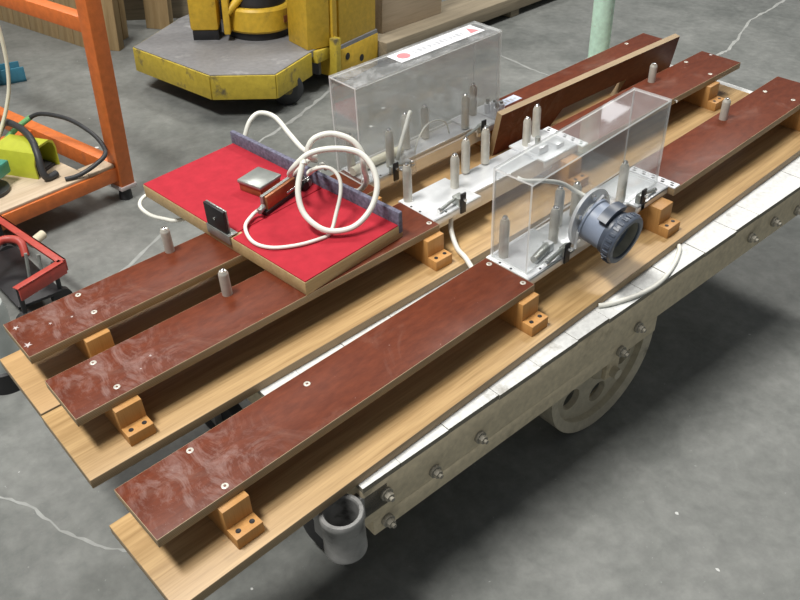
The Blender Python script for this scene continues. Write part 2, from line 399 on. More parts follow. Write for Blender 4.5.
part('axle', MB().rod((.78, .03, -.28), (.78, CW_-.03, -.28), .014, 'cast_iron'), cart)
def caster(x, y, z, r):
    rt = part('caster', MB().lathe([(.012, -.02), (r*.72, -.022), (r, -.015), (r, .015), (r*.72, .022), (.012, .02)], (x, y, z), (1, .35, 0), 'rubber', 28), cart)
    part('fork', MB().box((x-.012, y-.03, z), (x-.03, y+.03, z+r+.04), 'pocket_iron').box((x-.03, y-.04, z+r+.03), (x+.03, y+.04, -.14 if z+r < -.2 else z+r+.05), 'pocket_iron'), rt)
caster(.03, .17, -.335, .068); caster(.03, .62, -.335, .068)
th = thing('stake_pole', 'pale green painted steel pole standing in the truck\'s stake pocket', 'pole', (0, 0, 0), 0, None, CART)
pc = Matrix.Translation(LC) @ Matrix.Rotation(CY, 4, 'Z') @ Vector((PX, PY, 0))
part('pipe', MB().rod((pc.x, pc.y, -.11), (pc.x, pc.y, 1.3), .034, 'green_pipe', seg=28), th)

# ------------------------------------------------------------------ wooden fixtures
def pin(u, x, y, h, z0=.084, r=.0105):
    p = part('standoff_pin', MB().lathe([(.0005, z0-.002), (r, z0-.002), (r, z0+h*.80), (r*.93, z0+h*.86), (r*.72, z0+h*.905), (r*.7, z0+h*.93), (.0005, z0+h*.93)], (x, y, 0), (0, 0, 1), 'steel_pin', 24), u)
    part('tip_screw', MB().lathe([(r*.55, z0+h*.925), (r*.55, z0+h*.97), (r*.3, z0+h), (.0005, z0+h)], (x, y, 0), (0, 0, 1), 'chrome', 16), p)
def screw(b, x, y, z=.084, r=.0062):
    part('screw', MB().lathe([(r*1.0, z-.001), (r, z+.0006), (r*.75, z+.0014), (r*.45, z+.0012), (r*.3, z-.0004), (.0004, z-.0004)], (x, y, 0), (0, 0, 1), 'steel_pin', 18), b)
def board(u, x0, x1, screws=(), y0=.062, y1=.194):
    b = part('top_board', MB().box((x0, y0, .066), (x1, y1, .084), 'ply_edge', .0008, 'phenolic'), u)
    for sx, sy in screws: screw(b, sx, sy)
    return b
def block(u, x, w_=.05, mat_='block_wood', y0=.048):
    b = part('support_block', MB().box((x-w_/2, y0, 0), (x+w_/2, .186, .0665), mat_, .0012), u)
    if y0 > .06: return
    f = part('foot', MB().box((x-w_/2, .021, 0), (x+w_/2, .0485, .025), mat_, .0012), b)
    for sx in (-.013, .013): part('screw', MB().lathe([(.0046, .0245), (.0046, .0256), (.003, .0254), (.0003, .0252)], (x+sx, .034, 0), (0, 0, 1), 'black', 14), f)
def chalk(b, x, y, r, z=.0846):
    mb = MB(); n = 10
    vs_ = [mb.bm.verts.new((x+(r if k % 2 else r*.35)*random.uniform(.7, 1)*math.cos(2*PI*k/n), y+(r if k % 2 else r*.35)*random.uniform(.7, 1)*math.sin(2*PI*k/n), z)) for k in range(n)]
    c = mb.bm.verts.new((x, y, z))
    for k in range(n): mb.bm.faces.new((vs_[k], vs_[(k+1) % n], c))
    bmesh.ops.recalc_face_normals(mb.bm, faces=mb.bm.faces[:]); mb.mi('chalk'); part('chalk_mark', mb, b)
def channel(u, y0=.085, y1=.195, ys=None):
    c = part('aluminium_rail', MB().box((.884, y0+.018, .036), (1.392, y0+.022, .079), 'aluminium').box((.884, y1-.012, .036), (1.392, y1-.008, .079), 'aluminium').box((.884, y0+.018, .0745), (1.392, y1-.008, .0795), 'aluminium', .0006), u)
    part('lip', MB().box((1.02, y0+.018, .0795), (1.29, y0+.022, .0845), 'plate_white', .0005), c)
    part('end_plate', MB().box((.884, y0-.006, .0797), (1.035, y1, .0852), 'plate_white', .0006).box((.884, y0-.006, .068), (1.035, y0-.002, .0852), 'aluminium', .0004), c)
    part('end_plate', MB().box((1.262, y0-.006, .0797), (1.386, y1, .0852), 'plate_white', .0006).box((1.262, y0-.006, .068), (1.386, y0-.002, .0852), 'aluminium', .0004), c)
    for x_, y_ in ((.8885, y0+.045), (.8885, y0+.075), (.93, y0+.002)): part('bolt_hole', MB().lathe([(.0028, .0852), (.0028, .0858), (.0003, .0857)], (x_, y_, 0), (0, 0, 1), 'black', 10), c)
    ys = y0-.022 if ys is None else ys
    t = part('slotted_strip', MB().box((1.3865, ys, .0838), (1.410, y1-.004, .0872), 'label_white', .0006), c, 'white strip with black slots')
    st_ = (y1-.004-ys)/5
    for k in range(5):
        yy = ys+st_*(k+.3)
        part('slot', MB().box((1.391, yy, .0871), (1.397, yy+.008, .0876), 'black').box((1.401, yy+.004, .0871), (1.405, yy+.013, .0876), 'black'), t)
    return c
def latch(u, x, y, z=.085, d=-1, tall=.03, wide=False):
    l = part('latch', MB().box((x-.008, y-.003, z-.018), (x+.008, y+.001, z+tall), 'black', .0008), u, 'black latch plate with steel lever')
    ly = .015 if wide else .006; by = .024 if wide else .0125; rr = .0062 if wide else .0052
    part('lever', MB().rod((x, y-.004, z+tall*.55), (x, y-.010, z+tall*.55), .004, 'chrome', seg=12).rod((x, y+ly, z+.02), (x+d*.055, y+ly+.001, z+.006), .0042, 'grey_metal', seg=12).rod((x+d*.055, y+ly+.001, z+.006), (x+d*.062, y+ly+.001, z+.0052), rr, 'chrome', seg=12), l)
    part('clamp_body', MB().box((x-.012, y+.0005, z-.0005), (x+.012, y+by, z+.022), 'grey_metal', .002), l)
def fixture(label, org, rz):
    return thing('wooden_fixture', label, 'fixture', (org[0], org[1], 0), rz, 'long wooden fixtures on the truck', CART)

# --- fixture with the grey hose coupling
A = fixture('long oak fixture carrying the grey hose coupling and an unlabelled clear cover', (0, 0), 0)
part('base_board', MB().box((0, 0, -.0205), (2.15, .21, 0), 'ply_edge', .0008, 'oak'), A)
bl = board(A, .024, .883, ((.152, .178), (.152, .076), (.871, .174), (.870, .082), (.383, .164)))
board(A, 1.387, 2.128, ((2.01, .17), (2.009, .088)))
for x in (.15, .857, 1.34, 2.04): block(A, x)
chA = channel(A)
for x, y, h in ((.912, .171, .1), (1.025, .130, .09), (1.088, .168, .095), (1.14, .162, .085), (1.263, .126, .1)): pin(A, x, y, h, .085)
pin(A, 1.782, .167, .06)
latch(A, 1.005, .078, d=-1); latch(A, 1.285, .082, d=1, tall=.036)
part('sensor', MB().rod((.935, .108, .094), (.99, .118, .098), .009, 'grey_metal', seg=18).box((.985, .108, .0855), (1.0, .128, .106), 'plate_white', .001), A)
CX, CZ = 1.085, .137
fg = part('flange', MB().prism([(.066*math.cos(a), .066*math.sin(a)) for a in [2*PI*k/40 for k in range(40)]], -.004, .004, 'plate_white', None, [circ(0, 0, .036, 24)], Matrix.Translation((CX, .086, CZ)) @ Matrix.Rotation(PI/2, 4, 'X')), A, 'round plate flange')
part('flange_cover', MB().prism([(-.052, -.05), (.03, -.05), (.052, .0), (.030, .046), (-.01, .03), (-.05, -.01)], -.003, .003, 'aluminium', None, [circ(0, -.005, .0355, 24)], Matrix.Translation((CX, .0785, CZ)) @ Matrix.Rotation(PI/2, 4, 'X')), fg)
for a in (40, 95, 150, 215):
    part('bolt', MB().rod((CX+.056*math.cos(R(a)), .084, CZ+.056*math.sin(R(a))), (CX+.056*math.cos(R(a)), .075, CZ+.056*math.sin(R(a))), .0055, 'chrome', seg=6), fg)
CM = Matrix.Translation((CX, .084, CZ)) @ Matrix.Rotation(R(9), 4, 'X') @ Matrix.Translation((-CX, -.084, -CZ))   # droops a little
def drooped(name, mb, parent, label=None):
    bmesh.ops.transform(mb.bm, matrix=CM, verts=mb.bm.verts[:]); return part(name, mb, parent, label)
cp = drooped('hose_coupling', MB().lathe([(.038, .012), (.038, .078), (.049, .078), (.049, .073), (.0455, .071), (.0455, .03), (.0475, .026), (.0385, .012)], (CX, 0, CZ), (0, 1, 0), 'pvc_grey', 44), A, 'grey plastic hose coupling')
drooped('collar_ring', MB().lathe([(.0425, .02), (.0425, -.008), (.0445, -.0105), (.0535, -.0105), (.056, -.007), (.056, .010), (.0535, .014), (.0485, .015), (.0485, .026), (.0425, .026)], (CX, 0, CZ), (0, 1, 0), 'pvc_dark', 44), cp)
for k in range(26):
    a = R(20+k*360/26)
    drooped('ring_rib', MB().box((CX+.0555, -.004, CZ-.0025), (CX+.0580, .008, CZ+.0025), 'pvc_dark', .0005, rot=Matrix.Rotation(-a, 3, 'Y'), piv=(CX, 0, CZ)), cp)
drooped('bore', MB().lathe([(.0424, -.006), (.041, .02), (.038, .05), (.0003, .05)], (CX, 0, CZ), (0, 1, 0), 'lens_grey', 32), cp)
hb_ = MB()
arc = [(.0505*math.cos(R(a)), .0505*math.sin(R(a))) for a in range(62, 142, 8)]+[(.061*math.cos(R(a)), .061*math.sin(R(a))) for a in range(134, 60, -8)]
hb_.prism(arc, -.011, .011, 'pvc_dark', None, (), Matrix.Translation((CX, .036, CZ)) @ Matrix.Rotation(PI/2, 4, 'X'))
drooped('cam_handle', hb_, cp)
for a in (66, 132): drooped('handle_pivot', MB().box((CX+.047*math.cos(R(a))-.004, .028, CZ+.042*math.sin(R(a))), (CX+.047*math.cos(R(a))+.004, .044, CZ+.055*math.sin(R(a))), 'pvc_dark', .001), cp)
# --- middle fixture
B = fixture('long oak fixture with bare pins on its uncovered rail, middle one of three', (.0206, .317), -.0278)
part('base_board', MB().box((0, 0, -.0205), (2.13, .21, 0), 'ply_edge', .0008, 'oak'), B)
bl = board(B, .027, .885, ((.113, .177), (.116, .087), (.872, .082)))
chalk(bl, .2, .12, .004); chalk(bl, .17, .10, .003)
br = board(B, 1.387, 2.128, ((2.022, .18), (1.994, .081)))
chalk(br, 2.118, .158, .009)
part('edge_screw', MB().rod((1.79, .0625, .075), (1.79, .055, .075), .004, 'chrome', seg=10), br)
for x in (.114, .860, 1.345, 1.975): block(B, x)
channel(B, .085, .2)
for x, y, h in ((.902, .186, .1), (1.021, .152, .09), (1.093, .188, .09), (1.159, .186, .096), (1.296, .172, .078), (1.35, .188, .088)): pin(B, x, y, h, .085)
pin(B, .405, .180, .062); pin(B, 1.835, .172, .056)
latch(B, .975, .079, d=-1, tall=.034, wide=True)
part('clamp_block', MB().box((1.275, .11, .085), (1.31, .15, .105), 'plate_white', .002).rod((1.29, .13, .105), (1.29, .13, .125), .007, 'grey_metal', seg=14).box((1.33, .10, .085), (1.36, .14, .098), 'aluminium', .002), B)
# --- back fixture
Cc = fixture('long oak fixture under the tall labelled clear cover, against the loose upright red board', (.0283, .531), -.027)
part('base_board', MB().box((0, 0.0005, -.0205), (2.13, .21, 0), 'ply_edge', .0008, 'oak_pale'), Cc)
bl = board(Cc, .03, .885, ((.18, .179), (.179, .103)))
chalk(bl, .045, .165, .009); chalk(bl, .042, .098, .011); chalk(bl, .10, .13, .005); chalk(bl, .14, .12, .004)
br = board(Cc, 1.387, 2.130, ((2.02, .18),), .092, .196)
lb = part('sticker', MB().box((1.398, .150, .0842), (1.495, .182, .0847), 'label_blue'), br, 'pale blue printed sticker')
for k in range(6): part('print_mark', MB().box((1.406+k*.014, .158+.002*(k % 2), .0846), (1.415+k*.014, .174-.003*(k % 3), .0849), 'label_grey'), lb)
for x, y in ((.157, .048), (.860, .048), (1.345, .115), (2.02, .115)): block(Cc, x, y0=y)
channel(Cc, .103, .2, .098)
for x, y, h in ((.898, .176, .1), (.978, .122, .104), (1.073, .170, .096), (1.147, .177, .09), (1.258, .140, .094), (1.325, .177, .09)): pin(Cc, x, y, h, .085)
pin(Cc, .395, .186, .062)
latch(Cc, .962, .0845, d=1, tall=.03); latch(Cc, 1.27, .0845, d=-1, tall=.034)
part('bracket_plate', MB().box((.985, .084, .06), (1.03, .088, .135), 'acrylic_scuffed', .0006).box((.985, .088, .0800), (1.03, .0975, .0835), 'plate_white', .0006), Cc)
fv = MB()
for k, (x, y) in enumerate(((1.358, .120), (1.368, .138), (1.360, .156), (1.373, .118))):
    fv.rod((x, y, .085), (x, y, .112+.008*(k % 2)), .009, 'label_white', seg=14).rod((x, y, .112), (x, y, .127), .0055, 'grey_metal', seg=12)
part('valve_fittings', fv, Cc, 'white plastic valve fittings')

# --- clear covers: five acrylic panels each
def cover(label, loc, rz, L, W, H, topmat, t=.0045, hole=None):
    r = thing('acrylic_cover', label, 'cover', loc, rz, 'clear acrylic covers', CART)
    def pan(name, a, b, ax, m='acrylic'):
        mb = MB().box(a, b, m); mb.bm.normal_update(); e = mb.mi('acrylic_edge')
        for f in mb.bm.faces:
            if abs(f.normal[ax]) < .5: f.material_index = e
        return part(name, mb, r)
    if hole:                                   # drilled for the tube
        mb = MB().prism([(0, 0), (L, 0), (L, H-t), (0, H-t)], -t, 0, 'acrylic', None, [circ(hole[0], hole[1], hole[2], 20)], Matrix.Rotation(PI/2, 4, 'X'))
        mb.bm.normal_update(); e = mb.mi('acrylic_edge')
        for f in mb.bm.faces:
            if abs(f.normal[1]) < .5: f.material_index = e
        part('side_panel', mb, r)
    else: pan('side_panel', (0, 0, 0), (L, t, H-t), 1)
    pan('side_panel', (0, W-t, 0), (L, W, H-t), 1)
    pan('end_panel', (0, t, 0), (t, W-t, H-t), 0); pan('end_panel', (L-t, t, 0), (L, W-t, H-t), 0)
    tp = pan('top_panel', (0, 0, H-t), (L, W, H), 2, topmat)
    return r, tp
cover('clear acrylic box cover, unlabelled, over the grey hose coupling', (.895, .093, .0854), .0273, .488, .097, .2106, 'acrylic', hole=(.2130, .0812, .0062))
cvC, tp = cover('tall clear acrylic box cover with a white warning label on its scuffed top', (.899, .606, .0852), -.026, .475, .097, .2483, 'acrylic_scuffed')
zt = .2483
lb = part('warning_label', MB().box((.165, .03, zt), (.445, .083, zt+.0006), 'label_white'), tp, 'white warning label with red symbols')
part('red_symbol', MB().prism(circ(.195, .057, .017, 18), zt+.0006, zt+.0010, 'label_red'), lb)
part('red_symbol', MB().prism([(.405, .04), (.437, .04), (.421, .074)], zt+.0006, zt+.0010, 'label_red'), lb)
x = .225
while x < .39:
    wd = random.uniform(.006, .011)
    part('print_mark', MB().box((x, .047+random.uniform(0, .003), zt+.0006), (x+wd, .067-random.uniform(0, .004), zt+.0009), 'label_grey'), lb); x += wd+random.choice((.004, .004, .010))

# --- loose board standing on its long edge
yb = MB()
yb.prism([(0, 0), (.22, 0), (.265, .056), (.55, .056), (.52, 0), (.785, 0), (.772, .133), (0, .133)], -.009, .009, 'ply_edge', 'phenolic')
lo = link('loose_board', yb.mesh('loose_board'))
lo.matrix_world = CART @ Matrix.Translation((1.338, .588, .0016)) @ Matrix.Rotation(-.055, 4, 'Z') @ Matrix.Rotation(PI/2+.22, 4, 'X')
tag(lo, 'loose red plywood board with a notched lower edge standing on its edge', 'board')

# ------------------------------------------------------------------ red felt tray across the fixtures
TR = thing('red_felt_tray', 'red felt covered board with blue grey fence lying across two fixtures', 'tray', (.6628, .6653, .0845), R(3.0), None, CART)
TL, TW = .279, .589
tb = part('wood_board', MB().box((-TL/2, -TW/2, 0), (TL/2, TW/2, .0315), 'tan_wood', .001), TR)
sy = -.052; py = -.006
part('felt_pad', MB().box((-TL/2+.001, -TW/2+.001, .0315), (TL/2-.012, sy-.005, .0345), 'felt_red', .001), TR)
part('felt_pad', MB().box((-TL/2+.001, sy+.005, .0315), (TL/2-.012, TW/2-.001, .0345), 'felt_red', .001), TR)
part('groove_strip', MB().box((-TL/2+.03, sy-.005, .0312), (TL/2-.012, sy+.005, .0322), 'felt_red'), TR)
part('fence', MB().box((TL/2-.012, -TW/2-.002, .012), (TL/2, TW/2+.006, .066), 'fence_grey', .003), TR, 'blue grey felted fence strip')
sp = part('stop_plate', MB().box((-TL/2-.002, py-.036, .036), (-TL/2+.005, py+.036, .092), 'black', .002), TR, 'square black stop plate')
part('centre_screw', MB().rod((-TL/2-.0015, py, .064), (-TL/2-.0045, py, .064), .0035, 'chrome', seg=12), sp)
part('plate_back', MB().box((-TL/2+.005, py-.036, .036), (-TL/2+.009, py+.036, .092), 'grey_metal', .001), sp)
part('mount_bracket', MB().box((-TL/2-.004, py-.046, .014), (-TL/2+.0005, py+.038, .037), 'grey_metal', .001).box((-TL/2-.004, py-.046, .0345), (-TL/2+.02, py+.038, .037), 'grey_metal', .0006), sp)
# switch box on the tray
sw = thing('switch_box', 'small metal switch box with grey lid and brown sides on red felt', 'switch', (.693, .729, .1192), R(12), None, CART)
part('case', MB().box((-.034, -.034, 0), (.034, .034, .020), 'brown_metal', .002), sw)
part('lid', MB().box((-.037, -.037, .0195), (.037, .037, .029), 'grey_metal', .0035), sw)
sl = thing('slide_clamp', 'narrow brass and black slide clamp between the switch box and tray fence', 'clamp', (.699, .648, .1192), R(14), None, CART)
part('rail', MB().box((-.075, -.014, 0), (.078, .010, .010), 'black', .001), sl)
part('brown_face', MB().box((-.065, -.012, .0098), (.035, -.004, .042), 'brown_metal', .001), sl)
part('steel_bar', MB().box((-.07, -.0042, .0098), (.075, .004, .0435), 'grey_metal', 0), sl)
part('push_rod', MB().rod((.0, -.010, .018), (.08, -.010, .018), .004, 'chrome', seg=12), sl)
part('roller', MB().rod((.055, -.024, .012), (.055, -.004, .012), .0105, 'black', seg=18).rod((.074, -.02, .011), (.074, -.002, .011), .009, 'grey_metal', seg=18), sl)
part('cable_gland', MB().rod((-.072, -.004, .02), (-.09, -.007, .018), .007, 'grey_metal', seg=14), sl)

# ------------------------------------------------------------------ cables
def cable(label, pts, r, m='cable_white', frame=CART, name='cable', seg=10, group=None):
    o = thing(name, label, 'cable', (0, 0, 0), 0, group, frame, MB().tube(pts, r, m, seg)); return o
loop = [(0.781, 0.509, 0.270), (0.764, 0.537, 0.280), (0.737, 0.552, 0.271), (0.701, 0.556, 0.246), (0.669, 0.539, 0.205), (0.654, 0.512, 0.169), (0.657, 0.476, 0.147), (0.676, 0.445, 0.1355), (0.715, 0.418, 0.1405), (0.757, 0.411, 0.166), (0.789, 0.422, 0.201), (0.802, 0.446, 0.232), (0.799, 0.476, 0.256), (.78, .505, .266), (.748, .538, .266), (.716, .560, .257), (.690, .580, .228), (.700, .610, .196), (.745, .645, .178), (.800, .675, .168), (.830, .690, .150)]
loop2 = [(.71, .57, .245), (0.726, 0.568, 0.257), (0.766, 0.557, 0.279), (0.794, 0.524, 0.273), (0.803, 0.496, 0.253), (0.79, 0.483, 0.228), (.786, .49, .200), (.80, .50, .166)]
back = [(.60, .992, .058), (.72, .990, .052), (.80, .985, .06), (.823, .985, .11), (.85, .99, .145), (.880, .985, .158), (.892, .935, .158), (.865, .84, .155), (.835, .745, .158), (.81, .665, .180), (.765, .605, .215)]
cable('white tube standing in an upright coil on the red felt tray', [(.70, .552, .2445)]+loop[3:], .0064)
cable('white tube from behind the fence into the coil\'s crest', back+[(.735, .580, .240), (.735, .578, .262), (.752, .572, .280), (.782, .553, .285), (.808, .522, .272), (.818, .500, .245), (.815, .492, .212), (.826, .500, .175), (.845, .535, .135), (.858, .575, .100), (.862, .600, .0902)], .0064)
cable('thin white cord from the slide clamp looping over red felt', [(.617, .624, .1385), (.600, .628, .130), (.5642, .6042, .1275), (.5457, .5517, .1235), (.5589, .5056, .1235), (.5998, .4734, .1235), (.645, .457, .1235), (.680, .456, .1245), (0.712, 0.470, 0.155), (0.733, 0.478, 0.186), (0.745, 0.490, 0.210), (0.746, 0.507, 0.226), (0.737, 0.525, 0.233), (0.725, 0.545, 0.226), (.732, .585, .195), (.765, .628, .172), (.795, .645, .160), (.822, .655, .157), (.835, .660, .135)], .0042)
cable('white cable dangling beyond the tray\'s wooden end', [(.590, .940, .0802), (.5647, 1.0, .055), (.5263, 1.01, .05), (.4983, .9791, .05), (.4945, .924, .05), (.5105, .8814, .05), (.5276, .8507, .052), (.58, .80, .068), (.64, .77, .0802)], .0048)
cable('white hose dropping from the middle rail to the oak base', [(.979, .3845, .0745), (.9745, .3825, .060), (.9616, .3718, .036), (.9423, .3341, .0125), (.931, .298, .0095), (.9222, .270, .0005), (.912, .240, -.0140)], .0058)
cable('white cable curling over the truck\'s white plank edge', [(1.023, -.003, -.0152), (1.034, -.011, -.0152), (1.0569, -.0222, -.0152), (1.1165, -.0431, -.0152), (1.1822, -.0499, -.0152), (1.2527, -.0376, -.0152), (1.31, -.017, -.0152), (1.331, -.003, -.0152)], .0052)
cable('thick cream tube lying inside the labelled cover', [(.912, .658, .0967), (.9385, .659, .0967), (1.0102, .658, .0967), (1.072, .654, .0967)], .0115, 'cable_cream')
cable('thin clear-white tube arching inside the labelled cover', [(1.034, .628, .0905), (1.046, .633, .11), (1.062, .640, .13), (1.085, .645, .165), (1.0975, .648, .185), (1.105, .65, .19)], .0055)
cable('fine white wire bowed along the labelled cover\'s rail', [(1.10, .635, .0812), (1.113, .637, .11), (1.15, .645, .135), (1.19, .65, .135), (1.225, .648, .118), (1.24, .648, .0812)], .002)
cable('white tube bending from the clear cover down to the flange', [(.945, .172, .258), (.9547, .16, .2517), (1.0203, .16, .2237), (1.072, .154, .198), (1.100, .135, .174), (1.1075, .112, .1668), (1.108, .098, .1664), (1.108, .087, .1662)], .0048)

# ------------------------------------------------------------------ yellow lift truck behind
FO = Vector((1.75, 2.45, 0))
FK = thing('lift_truck', 'yellow electric lift truck with a low chamfered steel platform', 'lift truck', FO)
def sh(p): return (p[0]-FO.x, p[1]-FO.y)
poly = [sh(p) for p in ((1.383, 2.811), (1.451, 2.282), (1.668, 2.116), (1.956, 2.243), (2.05, 2.28), (2.44, 2.41), (2.44, 3.05), (2.1, 3.2), (1.773, 3.065))]
pf = part('platform', MB().prism(poly, .17, .2, 'deck_steel'), FK)
def skirt(a, b):
    a, b = Vector((*sh(a), 0)), Vector((*sh(b), 0)); d = (b-a); L = d.length
    mb = MB().box((0, 0, .092), (L, .012, .196), 'yellow_skirt', .001)
    bmesh.ops.transform(mb.bm, matrix=Matrix.Translation(a) @ Matrix.Rotation(math.atan2(d.y, d.x), 4, 'Z') @ Matrix.Translation((0, -.008, 0)), verts=mb.bm.verts[:])
    part('skirt', mb, pf)
skirt((1.383, 2.811), (1.451, 2.282)); skirt((1.451, 2.282), (1.668, 2.116)); skirt((1.668, 2.116), (1.956, 2.243)); skirt((1.773, 3.065), (1.383, 2.811))
part('under_frame', MB().box((*sh((1.62, 2.42)), .06), (*sh((2.43, 2.95)), .168), 'black'), FK)
wq = part('wheel', MB().lathe([(.02, -.03), (.062, -.03), (.075, -.02), (.075, .02), (.062, .03), (.02, .03)], (1.80-FO.x, 2.225-FO.y, .075), (.45, 1, 0), 'cable_grey', 28), FK)
part('wheel_hub', MB().lathe([(.001, -.034), (.022, -.034), (.024, -.028)], (1.80-FO.x, 2.225-FO.y, .075), (.45, 1, 0), 'yellow_skirt', 20), wq)
F15 = R(15)
def yawbox(name, px, py, a, b, m, parent, rz, bev=.004, label=None):
    mb = MB().box(a, b, m, bev)
    bmesh.ops.transform(mb.bm, matrix=Matrix.Translation((*sh((px, py)), 0)) @ Matrix.Rotation(rz, 4, 'Z'), verts=mb.bm.verts[:])
    return part(name, mb, parent, label)
col_ = yawbox('battery_case', 1.958, 2.262, (0, 0, .2), (.122, .17, 1.1), 'yellow', FK, R(-6))
yawbox('mast_inner_rail', 2.068, 2.262, (0, .05, .05), (.03, .1, 1.2), 'deck_steel', FK, F15, 0)
yawbox('mast_channel', 2.092, 2.243, (0, 0, .05), (.036, .16, 1.2), 'yellow', FK, F15)
yawbox('mast_inner_rail', 2.125, 2.265, (0, .05, .05), (.03, .1, 1.2), 'deck_steel', FK, F15, 0)
fr_ = yawbox('front_panel', 2.152, 2.262, (0, .006, .182), (.31, .05, 1.2), 'yellow', FK, F15)
lp = yawbox('lower_panel', 2.152, 2.262, (0, -.004, .0), (.318, .03, .165), 'yellow', FK, F15)
yawbox('panel_ledge', 2.152, 2.262, (0, -.002, .165), (.314, .03, .183), 'deck_steel', lp, F15, 0)
for hx, hz in ((.05, .12), (.17, .08)):
    mb = MB().rod((hx, -.0045, hz), (hx, -.0065, hz), .017, 'black', seg=20)
    bmesh.ops.transform(mb.bm, matrix=Matrix.Translation((*sh((2.152, 2.262)), 0)) @ Matrix.Rotation(F15, 4, 'Z'), verts=mb.bm.verts[:]); part('bolt_hole', mb, lp)
yawbox('hinge_arm', 1.985, 2.243, (0, -.012, .14), (.13, .03, .195), 'yellow_skirt', FK, F15)
yawbox('hinge_post', 2.075, 2.225, (0, -.02, .06), (.04, .02, .24), 'yellow_skirt', FK, F15)
dr = part('drive_motor', MB().lathe([(.16, .235), (.168, .245), (.168, .335), (.16, .345), (.001, .345)], (1.955-FO.x, 2.64-FO.y, 0), (0, 0, 1), 'yellow', 40), FK)
part('motor_base', MB().lathe([(.001, .236), (.15, .236), (.15, .2), (.001, .2)], (1.955-FO.x, 2.64-FO.y, 0), (0, 0, 1), 'black', 36), dr)
part('motor_cap', MB().lathe([(.135, .345), (.135, .36), (.10, .42), (.10, .7), (.001, .7)], (1.955-FO.x, 2.64-FO.y, 0), (0, 0, 1), 'black', 32), dr)
yawbox('nameplate', 1.985, 2.47, (0, 0, .275), (.04, .003, .305), 'brown_metal', dr, R(12), 0)
st = yawbox('steering_head', 1.63, 2.72, (0, 0, .245), (.13, .14, .62), 'yellow', FK, R(-38), .012)
yawbox('steering_base', 1.64, 2.72, (0, 0, .2), (.12, .13, .246), 'black', st, R(-38))
yawbox('head_rib', 1.735, 2.60, (0, 0, .235), (.03, .12, .42), 'yellow', st, R(-38), .006)
part('steering_arm', MB().tube([(1.76-FO.x, 2.60-FO.y, .33), (1.83-FO.x, 2.60-FO.y, .38), (1.95-FO.x, 2.62-FO.y, .44)], .018, 'yellow'), st)
yawbox('rear_body', 1.95, 2.8, (0, 0, .2), (.5, .3, 1.0), 'black', FK, F15)

# ------------------------------------------------------------------ timber, crate and leaning boards
TB = thing('timber_skid', 'long weathered timber lying on the floor behind the lift truck', 'timber', (2.42, 2.285, 0), math.atan2(.178, 1.494))
part('beam', MB().box((.055, .0, .04), (2.4, .26, .12), 'old_timber', .006), TB)
for x in (.1, 1.2, 2.2): part('bearer', MB().box((x, .01, 0), (x+.09, .25, .041), 'old_timber', .004), TB)
CR = thing('plywood_crate', 'pale plywood crate standing on the weathered timber beside the lift truck', 'crate', (2.56, 2.42, .1205), R(7))
for n_, a, b in (('panel', (0, 0, 0), (.50, .018, .8)), ('panel', (.482, .018, 0), (.50, .14, .8)), ('panel', (0, .018, 0), (.018, .14, .8)), ('panel', (0, .122, 0), (.482, .14, .8))): part(n_, MB().box(a, b, 'plywood_flat', .002), CR)
d = Vector((1.453-1.301, 3.499-4.279, 0)); ang = math.atan2(d.y, d.x)
k = 0; s = 0; L = d.length+.9
widths = [.16, .11, .14, .10, .17, .12, .13, .11, .15, .12, .14, .13, .10]
labs = 'rough plank standing upright in the leaning row behind the orange rack'
p = Vector((1.301, 4.279, 0))-d.normalized()*.9
while s < L-.05 and k < len(widths):
    wd = min(widths[k], L-s); q = p+d.normalized()*s
    o = thing('plank', labs, 'plank', (q.x, q.y, 0), ang, 'rough planks standing in the leaning row', WORLD,
              MB().box((.002, 0, 0), (wd-.002, .03+.006*(k % 2), .95+.05*(k % 3)), 'plywood', .002, rot=Matrix.Rotation(-.07, 3, 'X'), piv=(0, 0, 0)))
    s += wd; k += 1
for (px, py, wd, lab) in ((1.50, 3.44, .10, 'narrow pale plank with a bright edge, standing beside the row of rough planks'), (1.60, 3.60, .11, 'narrow plank with a dark knot standing behind the lift truck platform'), (1.86, 3.62, .14, 'wide brown plank standing behind the steering head')):
    thing('plank', lab, 'plank', (px, py, 0), R(-52), None, WORLD, MB().box((0, 0, 0), (wd, .06, 1.0), 'plywood', .003, rot=Matrix.Rotation(-.06, 3, 'X'), piv=(0, 0, 0)))
thing('plank', 'dark stained board leaning behind the narrow planks', 'plank', (1.62, 3.95, 0), R(-30), None, WORLD, MB().box((0, 0, 0), (.75, .03, 1.1), 'old_timber', .003, rot=Matrix.Rotation(-.08, 3, 'X'), piv=(0, 0, 0)))

# ------------------------------------------------------------------ orange rack
RK = thing('steel_rack', 'orange steel tube rack with a low plywood shelf', 'rack', (.815, 1.885, 0), R(10))
PW = .058
RW_, RD = .9, 1.25
for px, py in ((0, 0), (-RW_, 0), (0, RD), (-RW_, RD)):
    ps = part('post', MB().box((px-PW/2, py-PW/2, .045), (px+PW/2, py+PW/2, 1.3), 'orange', .004), RK)
    part('foot_pad', MB().rod((px, py, 0), (px, py, .046), .024, 'rubber', .02), ps)
    part('foot_sleeve', MB().box((px-PW/2-.003, py-PW/2-.003, .045), (px+PW/2+.003, py+PW/2+.003, .06), 'chalk', .001), ps)
for z0, z1 in ((.078, .138), (.60, .65)):
    part('side_rail', MB().box((-.025, PW/2-.002, z0), (.025, RD-PW/2+.002, z1), 'orange', .003), RK)
    part('side_rail', MB().box((-RW_-.02, PW/2-.002, z0), (-RW_+.02, RD-PW/2+.002, z1), 'orange', .003), RK)
part('front_rail', MB().box((-RW_+PW/2-.002, -.02, .085), (-PW/2+.002, .02, .135), 'orange', .003), RK)
part('back_rail', MB().box((-RW_+PW/2-.002, RD-.02, .085), (-PW/2+.002, RD+.02, .135), 'orange', .003), RK)
